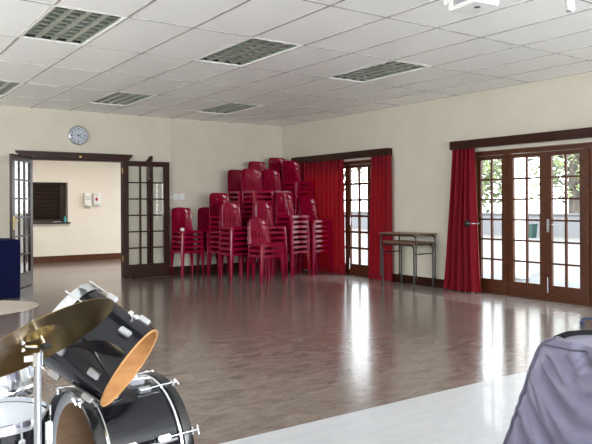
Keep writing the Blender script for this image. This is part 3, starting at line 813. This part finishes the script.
# pale cymbal at the left picture edge and its stand
hc_ = Vector((.344, 2.199, .962)); hn = Vector((-.03, .03, 1)).normalized()
MB().lathe(cymbal_prof(.190, .04, .018), hc_ - hn * .02, hn, 64, closed=True).thing('flat_cymbal', M['pale_brass'], 'pale level cymbal cut off by the left edge of the picture', 'cymbal', smooth=30)
t = empty('hi_hat_stand', (hc_.x, hc_.y, 0), 'chrome stand under the pale level cymbal at the left edge', 'cymbal stand')
MB().tube([(hc_.x, hc_.y, .03), (hc_.x, hc_.y, .955)], .009, 12).build('pole', M['steel'], t, smooth=40)
MB().tube([tuple(hc_ - hn * .01), tuple(hc_ + hn * .09)], .004, 8).build('pull_rod', M['chrome'], t, smooth=40)
for k in range(3):
    a = 2.2 + k * 2 * PI / 3; d = Vector((math.cos(a), math.sin(a), 0)); o = Vector((hc_.x, hc_.y, 0))
    l = MB().tube([o + d * .012 + Vector((0, 0, .22)), o + d * .17 + Vector((0, 0, .016))], .006, 8).build('leg', M['chrome'], t, smooth=40)

def upright_drum(name, c, ztop, depth, r, ax, shell, lab, nl, legs, head='drumhead'):
    t = empty(name, (c[0], c[1], 0 if legs else ztop - depth), lab, 'drum')
    ax, au, ar = axes(ax); top = Vector((c[0], c[1], ztop)); bot = top - ax * depth
    MB().lathe([(r, 0), (r, depth)], bot, ax, 56).build('shell', M[shell], t, smooth=40)
    MB().lathe([(0, depth + .003), (r - .002, depth + .002)], bot, ax, 48).build('batter_head', M[head], t, smooth=40)
    MB().lathe([(0, -.002), (r - .002, -.002)], bot, ax, 48).build('resonant_head', M[head], t, smooth=40)
    for cc_ in (top + ax * .002, bot - ax * .002):
        h = MB(); hoop(h, cc_, ax, r + .002, .034, .007, 56); h.build('hoop', M['chrome'], t, smooth=40)
    for k in range(nl):
        a = .3 + 2 * PI * k / nl; d = au * math.cos(a) + ar * math.sin(a); tg = ax.cross(d); base = bot + ax * depth * .5 + d * (r + .008)
        L = min(.05, depth * .3)
        l = MB(); frame_box(l, base + ax * (depth * .5 - .075 if depth > .2 else 0), ax, tg, d, L * .8, .012, .010); lo = l.build('lug', M['chrome'], t, bevel=.004)
        MB().tube([base + d * .004, top + ax * .022 + d * (r + .012)], .003, 6).build('tension_rod', M['chrome'], lo, smooth=40)
    for k in range(3 if legs else 0):
        a = .9 + 2 * PI * k / 3; d = Vector((math.cos(a), math.sin(a), 0)); p = Vector((c[0], c[1], 0)) + d * (r + .018)
        l = MB().tube([p + Vector((0, 0, .014)), p + Vector((0, 0, ztop - .12))], .005, 8).build('leg', M['chrome'], t, smooth=40)
        m = MB(); frame_box(m, p + Vector((0, 0, ztop - .17)) - d * .008, Vector((0, 0, 1)), Vector((-d.y, d.x, 0)), d, .028, .016, .012); m.build('leg_bracket', M['steel'], l, bevel=.004)
    return t
upright_drum('floor_tom', (.455, 2.487), .525, .31, .176, (.0, .0, 1), 'black_wrap', 'black floor drum with chrome hoop in the bottom left corner', 6, True)
upright_drum('snare_drum', (.520, 2.865), .655, .135, .163, (-.16, .05, 1), 'chrome', 'chrome snare drum behind the black floor drum', 8, False)
t = empty('snare_stand', (.54, 2.86, 0), 'chrome stand holding the snare drum', 'drum stand')
MB().tube([(.54, 2.86, .03), (.54, 2.86, .44)], .010, 10).build('pole', M['steel'], t, smooth=40)
for k in range(3):
    a = 1.1 + 2 * PI * k / 3; d = Vector((math.cos(a), math.sin(a), 0)); o = Vector((.54, 2.86, 0))
    MB().tube([o + d * .012 + Vector((0, 0, .20)), o + d * .19 + Vector((0, 0, .012))], .006, 8).build('leg', M['chrome'], t, smooth=40)
    MB().tube([o + Vector((0, 0, .43)), o + d * .155 + Vector((0, 0, .475 + .16 * d.x * .155 * 1.0)), o + d * .18 + Vector((0, 0, .505 + .16 * d.x * .18))], .005, 8).build('arm', M['chrome'], t, smooth=40)

# ------------------------------------------------------------------ covered equipment on the right
t = empty('equipment_cover', (2.3, .95, 0), 'lavender grey nylon cover draped over bulky equipment, bottom right', 'cover')
rc = random.Random(11)
wr = [(rc.uniform(0, 1), rc.uniform(.25, 1.), rc.uniform(.5, 1.1), rc.uniform(.012, .03), rc.uniform(.6, 1.1)) for _ in range(16)]
CX0, CX1, CY0, CY1, CT = 1.985, 2.52, .35, 1.42, .79
CREASES = [([(1.40, .71), (1.304, .608), (1.192, .521), (1.05, .36)], .028, .020), ([(1.423, .594), (1.305, .467), (1.20, .33)], .024, .018),
           ([(1.38, .63), (1.283, .515), (1.21, .40)], .014, .012), ([(1.25, .79), (1.228, .754), (1.188, .700), (1.10, .58)], .040, .017),
           ([(1.30, .75), (1.267, .724), (1.195, .618), (1.12, .50)], .022, .022), ([(1.37, .735), (1.344, .712), (1.26, .635)], .016, .012),
           ([(1.43, .50), (1.36, .40), (1.28, .25)], .022, .02), ([(1.10, .74), (1.02, .60), (.9, .42)], .03, .025), ([(.95, .72), (.86, .55), (.7, .3)], .03, .03),
           ([(1.42, .66), (1.37, .58), (1.33, .53)], .010, .008), ([(1.425, .56), (1.38, .50), (1.35, .45)], .010, .008), ([(1.40, .74), (1.36, .68), (1.33, .65)], .008, .007)]
def crease(y, z):
    """depth of the sagging folds on the side that faces into the room"""
    a = 0.
    for pts, dep, wid in CREASES:
        n = len(pts) - 1; best = 9.; tt = 0.; sg = 1.
        for k in range(n):
            ax_, az_ = pts[k]; bx_, bz_ = pts[k + 1]; dx, dz = bx_ - ax_, bz_ - az_; L2 = dx * dx + dz * dz
            q = max(0., min(1., ((y - ax_) * dx + (z - az_) * dz) / L2))
            ex, ez = y - ax_ - q * dx, z - az_ - q * dz; d = math.hypot(ex, ez)
            if d < best: best = d; tt = (k + q) / n; sg = 1. if dx * ez - dz * ex > 0 else -1.
        tap = max(0., math.sin(PI * (.08 + .84 * tt)))
        a -= dep * tap * math.exp(-(best / wid) ** 2)
        a += dep * .55 * tap * math.exp(-((sg * best - 1.9 * wid) / (wid * 1.2)) ** 2)
    return a
def cover_fn(u, v):
    # u runs round the outline, v from floor to the middle of the top
    N = 2 * ((CX1 - CX0) + (CY1 - CY0)); hx_, hy_ = (CX1 - CX0) / 2, (CY1 - CY0) / 2
    cx_, cy_ = (CX0 + CX1) / 2, (CY0 + CY1) / 2
    a = 2 * PI * u; ca_, sa_ = math.cos(a), math.sin(a); e = .14
    ux = math.copysign(abs(ca_) ** e, ca_); uy = math.copysign(abs(sa_) ** e, sa_)
    # v 0..0.72 sides, then over the shoulder and the top
    if v < .72:
        q = v / .72; z = .005 + (CT - .05) * q; g = 1.
    else:
        q = (v - .72) / .28; ang = min(1., q / .3) * PI / 2
        z = CT - .045 + .045 * math.sin(ang) - .022 * max(0, q - .3) ; g = 1 - (.045 / hx_) * (1 - math.cos(ang)) * .5
        if q > .3: g = (1 - .045 / hx_ * .5) * (1 - (q - .3) / .7)
    zz = z / CT
    fl = .205 * (1 - zz) 
    x = cx_ + ux * hx_ * g + ux * fl * .95; y = cy_ + uy * hy_ * g + uy * fl * .95
    s = (x - y)
    w = crease(y, z) if ux < -.5 else .012 * math.sin(9 * s + 7 * z)
    edge = min(1., 6 * (1 - abs(uy)) + .15) if abs(ux) > abs(uy) else min(1., 6 * (1 - abs(ux)) + .15)
    k = 1. if v < .74 else max(0., 1 - (v - .74) * 4)
    ripple = .0035 * math.sin(z * 95 + 3 * math.sin(z * 23)) * (1 - edge)
    top = 0. if v < .74 else .010 * math.sin(11 * y + 6 * x) * min(1., (v - .74) * 8)
    return (x - (-ux) * 0 + ux * w * edge * k + ux * ripple, y + uy * ripple, z + top)
body = MB().grid(cover_fn, 420, 110)
body.build('cloth', M['nylon'], t, smooth=180)
def seam(u0, pts):
    return [Vector(cover_fn(u0, v)) for v in pts]
for uu in (.386, .114, .614, .886):
    p = seam(uu, [k / 40 * .80 for k in range(41)])
    c0 = Vector(((CX0 + CX1) / 2, (CY0 + CY1) / 2, 0))
    p = [q + (Vector((q.x, q.y, 0)) - c0).normalized() * .002 for q in p]
    MB().tube(p, .0045, 6).build('piping', M['nylon_seam'], t, smooth=60)
p = [Vector(cover_fn(.377 + .246 * k / 30, .755)) + Vector((-.002, 0, .002)) for k in range(31)]
MB().tube(p, .004, 6).build('piping', M['nylon_seam'], t, smooth=60)
# near-black sheet painted as the shade in the top's opening
opening_sheet = MB().grid(lambda u, v: (2.03 + .20 * u + .015 * v, 1.372 - .06 * u - .035 * v + .012 * math.sin(7 * u), CT + .004 + .022 * math.sin(PI * (.1 + .8 * v)) * (.45 + .55 * math.sin(PI * u))), 20, 10)
opening_sheet.build('opening_sheet', M['opening_shade'], t, smooth=70, solid=.003)

# ------------------------------------------------------------------ office chair beyond the cover
ox, oy = 6.47, 3.62
t = empty('office_chair', (ox, oy, 0), 'blue grey office chair base with castors at the right edge', 'office chair')
a0 = math.atan2(3.93 - oy, 6.29 - ox)
for k in range(5):
    a = a0 + 2 * PI * k / 5; d = Vector((math.cos(a), math.sin(a), 0)); o = Vector((ox, oy, 0)); L = .345
    lg = MB().tube([o + Vector((0, 0, .115)), o + d * .2 + Vector((0, 0, .088)), o + d * L + Vector((0, 0, .068))], [.026, .018, .013], 10).build('base_leg', M['blue_plastic'], t, smooth=50)
    w = d.cross(Vector((0, 0, 1))); q = o + d * L
    m = MB().tube([q + Vector((0, 0, .072)), q + Vector((0, 0, .045))], .010, 8)
    for s in (-1, 1):
        m.lathe([(0, -.009), (.022, -.009), (.0275, -.004), (.0275, .004), (.022, .009), (0, .009)], q + w * s * .014 + Vector((0, 0, .028)), w, 18)
    m.build('castor', M['blue_plastic'], lg, smooth=40)
MB().tube([(ox, oy, .08), (ox, oy, .40)], .025, 14).build('gas_post', M['black_metal'], t, smooth=40)
m = MB().grid(lambda u, v: (ox + .20 * (2 * u - 1) * math.sqrt(max(0, 1 - .5 * (2 * v - 1) ** 2)) , oy + .20 * (2 * v - 1) * math.sqrt(max(0, 1 - .5 * (2 * u - 1) ** 2)), .47 - .012 * math.sin(PI * u) * math.sin(PI * v)), 16, 16)
m.build('seat', M['chair_fabric'], t, smooth=60, solid=.06)
m = MB().grid(lambda u, v: (ox + .19 + .03 * v - .05 * (2 * u - 1) ** 2, oy + .19 * (2 * u - 1) * math.sqrt(max(.05, 1 - .4 * (2 * v - 1) ** 4)), .60 + .36 * v), 14, 12)
m.build('backrest', M['chair_fabric'], t, smooth=60, solid=.045)
MB().tube([(ox + .02, oy, .41), (ox + .22, oy, .43), (ox + .235, oy, .62)], .016, 10).build('back_bracket', M['black_metal'], t, smooth=50)

# ------------------------------------------------------------------ projector and spot under the ceiling
t = empty('projector', (3.43, 2.87, 2.52), 'white projector hanging from the ceiling at the top edge', 'projector')
mt = Matrix.Translation((3.425, 2.885, 2.57)) @ Matrix.Rotation(-.12, 4, 'Z')
MB().obox(mt, .105, .13, .05).build('body', M['white_plastic'], t, bevel=.01)
m = MB()
for k in range(10):
    m.obox(mt @ Matrix.Translation((-.106, -.10 + .018 * k, .005)), .002, .005, .032)
m.build('vent', M['grey_plastic'], t)
m = MB().lathe([(0, 0), (.02, 0), (.02, .003), (0, .003)], mt @ Vector((.0, -.035, -.052)), (0, 0, 1), 20); m.build('foot_socket', M['ink'], t)
MB().lathe([(.0, 0), (.03, 0), (.034, .03), (.026, .034), (0, .03)], mt @ Vector((-.04, .128, -.0)), mt.to_3x3() @ Vector((0, 1, 0)), 20).build('lens', M['lens'], t, smooth=40)
MB().tube([mt @ Vector((0, 0, .05)), (3.425, 2.885, H)], .02, 12).build('ceiling_pole', M['white_plastic'], t, smooth=40)
MB().tube([mt @ Vector((-.10, .10, .02)), mt @ Vector((-.135, .12, -.005)), mt @ Vector((-.15, .10, .03)), mt @ Vector((-.12, .04, .10)), (3.40, 2.88, H)], .012, 8).build('cable', M['white_plastic'], t, smooth=60)
t = empty('spotlight', (4.08, 2.63, 2.56), 'small white cylinder spotlight at the top right edge', 'spotlight')
a_, c_ = Vector((3.98, 2.60, H)), Vector((4.135, 2.645, 2.565))
MB().tube([a_, a_ + (c_ - a_) * .97], .029, 20).build('body', M['white_plastic'], t, smooth=40)
dd = (c_ - a_).normalized()
MB().lathe([(.020, 0), (.031, 0), (.031, .016), (.020, .016)], c_ - dd * .014, dd, 24, closed=True).build('ring', M['steel'], t, smooth=40)
MB().lathe([(0, .004), (.021, .0)], c_, dd, 20).build('lens', M['lamp_tube'], t, smooth=40)

# ------------------------------------------------------------------ outside
VX = 9.75
b = MB().box(XR + WT, VX, -6, 18, -.12, -.02)
struct('terrace', b, M['terrace'], 'grey paved veranda floor outside the glazed doors', 'terrace')
b = MB().box(VX, 70, -40, 70, -.2, -.10)
struct('yard', b, M['yard'], 'pale sunlit yard outside', 'ground')
for k, yy in enumerate((7.17, 4.2, 10.2, 1.2, 13.2)):
    m = MB().box(VX - .20, VX, yy - .10, yy + .10, -.02, 2.72).box(VX - .23, VX + .03, yy - .13, yy + .13, -.02, .10).box(VX - .23, VX + .03, yy - .13, yy + .13, 2.60, 2.72)
    m.thing('veranda_post', M['render_white'], 'white veranda post outside, ' + ['seen through the near door leaf beside the sidelight', 'right of the near door set', 'outside between the two door sets', 'far out of view near the camera', 'beyond the far door set'][k], 'post', 'white veranda posts', bevel=.01)
b = MB().box(24, 24.2, -30, 70, -.1, .78).box(23.95, 24.25, -30, 70, .78, .84)
struct('boundary_wall', b, M['grey_render'], 'long white boundary wall at the far side of the yard', 'wall')

def tree(x, y, h, cr, seed, lab, mat, n=1500, ls=.20, zlow=.38, tr=.2):
    r = random.Random(seed); t = empty('tree', (x, y, -.1), lab, 'tree', 'garden trees')
    top = Vector((x + r.uniform(-.3, .3), y + r.uniform(-.3, .3), h * .8))
    m = MB().tube([(x, y, -.1), (x + .05, y + .08, h * .25), (x - .1, y, h * .5), top], [tr, tr * .8, tr * .6, tr * .2], 10)
    ctrs = []
    for k in range(9):
        a = r.uniform(0, 2 * PI); q = r.uniform(.35, 1.)
        c = Vector((x + cr * q * .75 * math.cos(a), y + cr * q * .75 * math.sin(a), h * r.uniform(zlow, .92))); ctrs.append(c)
        st = Vector((x, y, h * r.uniform(.28, .5))); m.tube([st, (st + c) / 2 + Vector((0, 0, .15)), c], [tr * .4, tr * .25, .02], 6)
    m.build('trunk', M['bark'], t, smooth=60)
    f = MB()
    for k in range(n):
        c = r.choice(ctrs); d = Vector((r.gauss(0, 1), r.gauss(0, 1), r.gauss(0, .75))).normalized() * (cr * .52) * r.random() ** .5
        p = c + d; a = Vector((r.gauss(0, 1), r.gauss(0, 1), r.gauss(0, 1))).normalized(); bb = a.orthogonal().normalized(); s = ls * r.uniform(.6, 1.3)
        f.add([p - a * s, p + bb * s * .5, p + a * s, p - bb * s * .5], [(0, 1, 2, 3)])
    f.build('foliage', mat, t)
tree(27.0, 17.1, 6.6, 3.4, 1, 'garden tree with thick grey trunk seen through right-hand door leaf', M['leaf'], 1500, .17, .36, .30)
tree(26.5, 20.3, 5.2, 2.6, 2, 'garden tree with loose green leaves seen through middle door leaf', M['leaf'], 1300, .17, .30, .13)
tree(28.0, 23.8, 5.4, 2.6, 3, 'darker garden tree seen through the narrow sidelight panes', M['leaf_dark'], 1000, .18, .30, .15)
tree(35.0, 22.0, 6.5, 3.2, 4, 'darker garden tree further off behind the thick trunk', M['leaf_dark'], 1000, .24, .3, .18)
tree(27.0, 33.5, 6.0, 2.8, 5, 'garden tree seen through the far door between red curtains', M['leaf'], 260, .2, .5, .15)
m = MB(); bx, by = 22.5, 16.15
m.add([(bx - .13, by - .14, -.1), (bx + .13, by - .14, -.1), (bx + .13, by + .14, -.1), (bx - .13, by + .14, -.1), (bx - .16, by - .17, .40), (bx + .16, by - .17, .40), (bx + .16, by + .17, .40), (bx - .16, by + .17, .40)],
      [(0, 3, 2, 1), (0, 1, 5, 4), (1, 2, 6, 5), (2, 3, 7, 6), (3, 0, 4, 7), (4, 5, 6, 7)])
m.box(bx - .175, bx + .175, by - .185, by + .185, .40, .45)
m.thing('rubbish_bin', M['bin_green'], 'dark green bin standing far off in the yard', 'bin')

# ------------------------------------------------------------------ light
w = bpy.data.worlds.new('sky'); sc.world = w; w.use_nodes = True
t = w.node_tree; bg = t.nodes['Background']
bg.inputs['Color'].default_value = (.90, .95, 1., 1); bg.inputs['Strength'].default_value = 4.5
sun = bpy.data.lights.new('sun', 'SUN'); sun.energy = 5; sun.angle = .01; sun.color = (1, .95, .86)
so = bpy.data.objects.new('sun', sun); COL.objects.link(so)
so.rotation_euler = Vector((.55, .25, -.8)).to_track_quat('-Z', 'Y').to_euler()
def area(name, loc, rot, sx, sy, e, col=(1, 1, 1), portal=False):
    l = bpy.data.lights.new(name, 'AREA'); l.shape = 'RECTANGLE'; l.size = sx; l.size_y = sy; l.energy = e; l.color = col
    o = bpy.data.objects.new(name, l); o.location = loc; o.rotation_euler = rot; COL.objects.link(o)
    if portal: l.cycles.is_portal = True
    return o
for k, (y0, y1, z) in enumerate(OP):
    area('door_daylight', (XR + WT + .03, (y0 + y1) / 2, z / 2), (0, PI / 2, 0), z, y1 - y0, 1, portal=True)
area('window_daylight', ((RW[0] + RW[1]) / 2, YF - .25, (RW[2] + RW[3]) / 2), (PI / 2, 0, 0), RW[1] - RW[0], RW[3] - RW[2], 1, portal=True)
area('front_window_fill', ((RW[0] + RW[1]) / 2, YF - .22, (RW[2] + RW[3]) / 2), (PI / 2, 0, 0), RW[1] - RW[0], RW[3] - RW[2], 250, (.97, .98, 1))  # fill lamp added at the front window, on top of the sky
area('left_window_fill', (XL - .15, (LWN[0] + LWN[1]) / 2, (LWN[2] + LWN[3]) / 2), (PI / 2, 0, -PI / 2), LWN[1] - LWN[0], LWN[3] - LWN[2], 110, (.97, .98, 1))  # fill lamp added in the made-up left window
# lobby lamp: a lit ceiling fitting
m = MB().box(3.2, 5.2, 13.0, 13.3, H - .072, H - .001)
lamp = m.thing('lobby_lamp', M['tbar_white'], 'lit ceiling lamp in the lobby out of sight above the doorway', 'lamp')
area('lobby_lamp_light', (4.2, 13.15, H - .08), (0, 0, 0), 2.0, .3, 30, (1, .93, .84))

# ------------------------------------------------------------------ camera
yaw, roll, f_px = .6094, -.0048, 667.
cam = bpy.data.cameras.new('camera'); co = bpy.data.objects.new('camera', cam); COL.objects.link(co)
cam.sensor_fit = 'HORIZONTAL'; cam.sensor_width = 36; cam.lens = 36 * f_px / 592; cam.shift_y = -(222 - 204.34) / 592; cam.clip_start = .02
Rv = Vector((math.cos(yaw), -math.sin(yaw), 0)); Fv = Vector((math.sin(yaw), math.cos(yaw), 0)); Uv = Vector((0, 0, 1))
R_ = Rv * math.cos(roll) + Uv * math.sin(roll); U_ = Uv * math.cos(roll) - Rv * math.sin(roll)
co.matrix_world = Matrix(((R_.x, U_.x, -Fv.x, 0), (R_.y, U_.y, -Fv.y, 0), (R_.z, U_.z, -Fv.z, EYE), (0, 0, 0, 1)))
sc.camera = co

vs = sc.view_settings
vs.view_transform = 'Standard'; vs.look = 'None'; vs.gamma = 1; vs.use_curve_mapping = False; vs.exposure = 0.86
sc.cycles.use_denoising = True
sc.cycles.max_bounces = 10; sc.cycles.diffuse_bounces = 6; sc.cycles.transparent_max_bounces = 24
sc.cycles.sample_clamp_indirect = 8
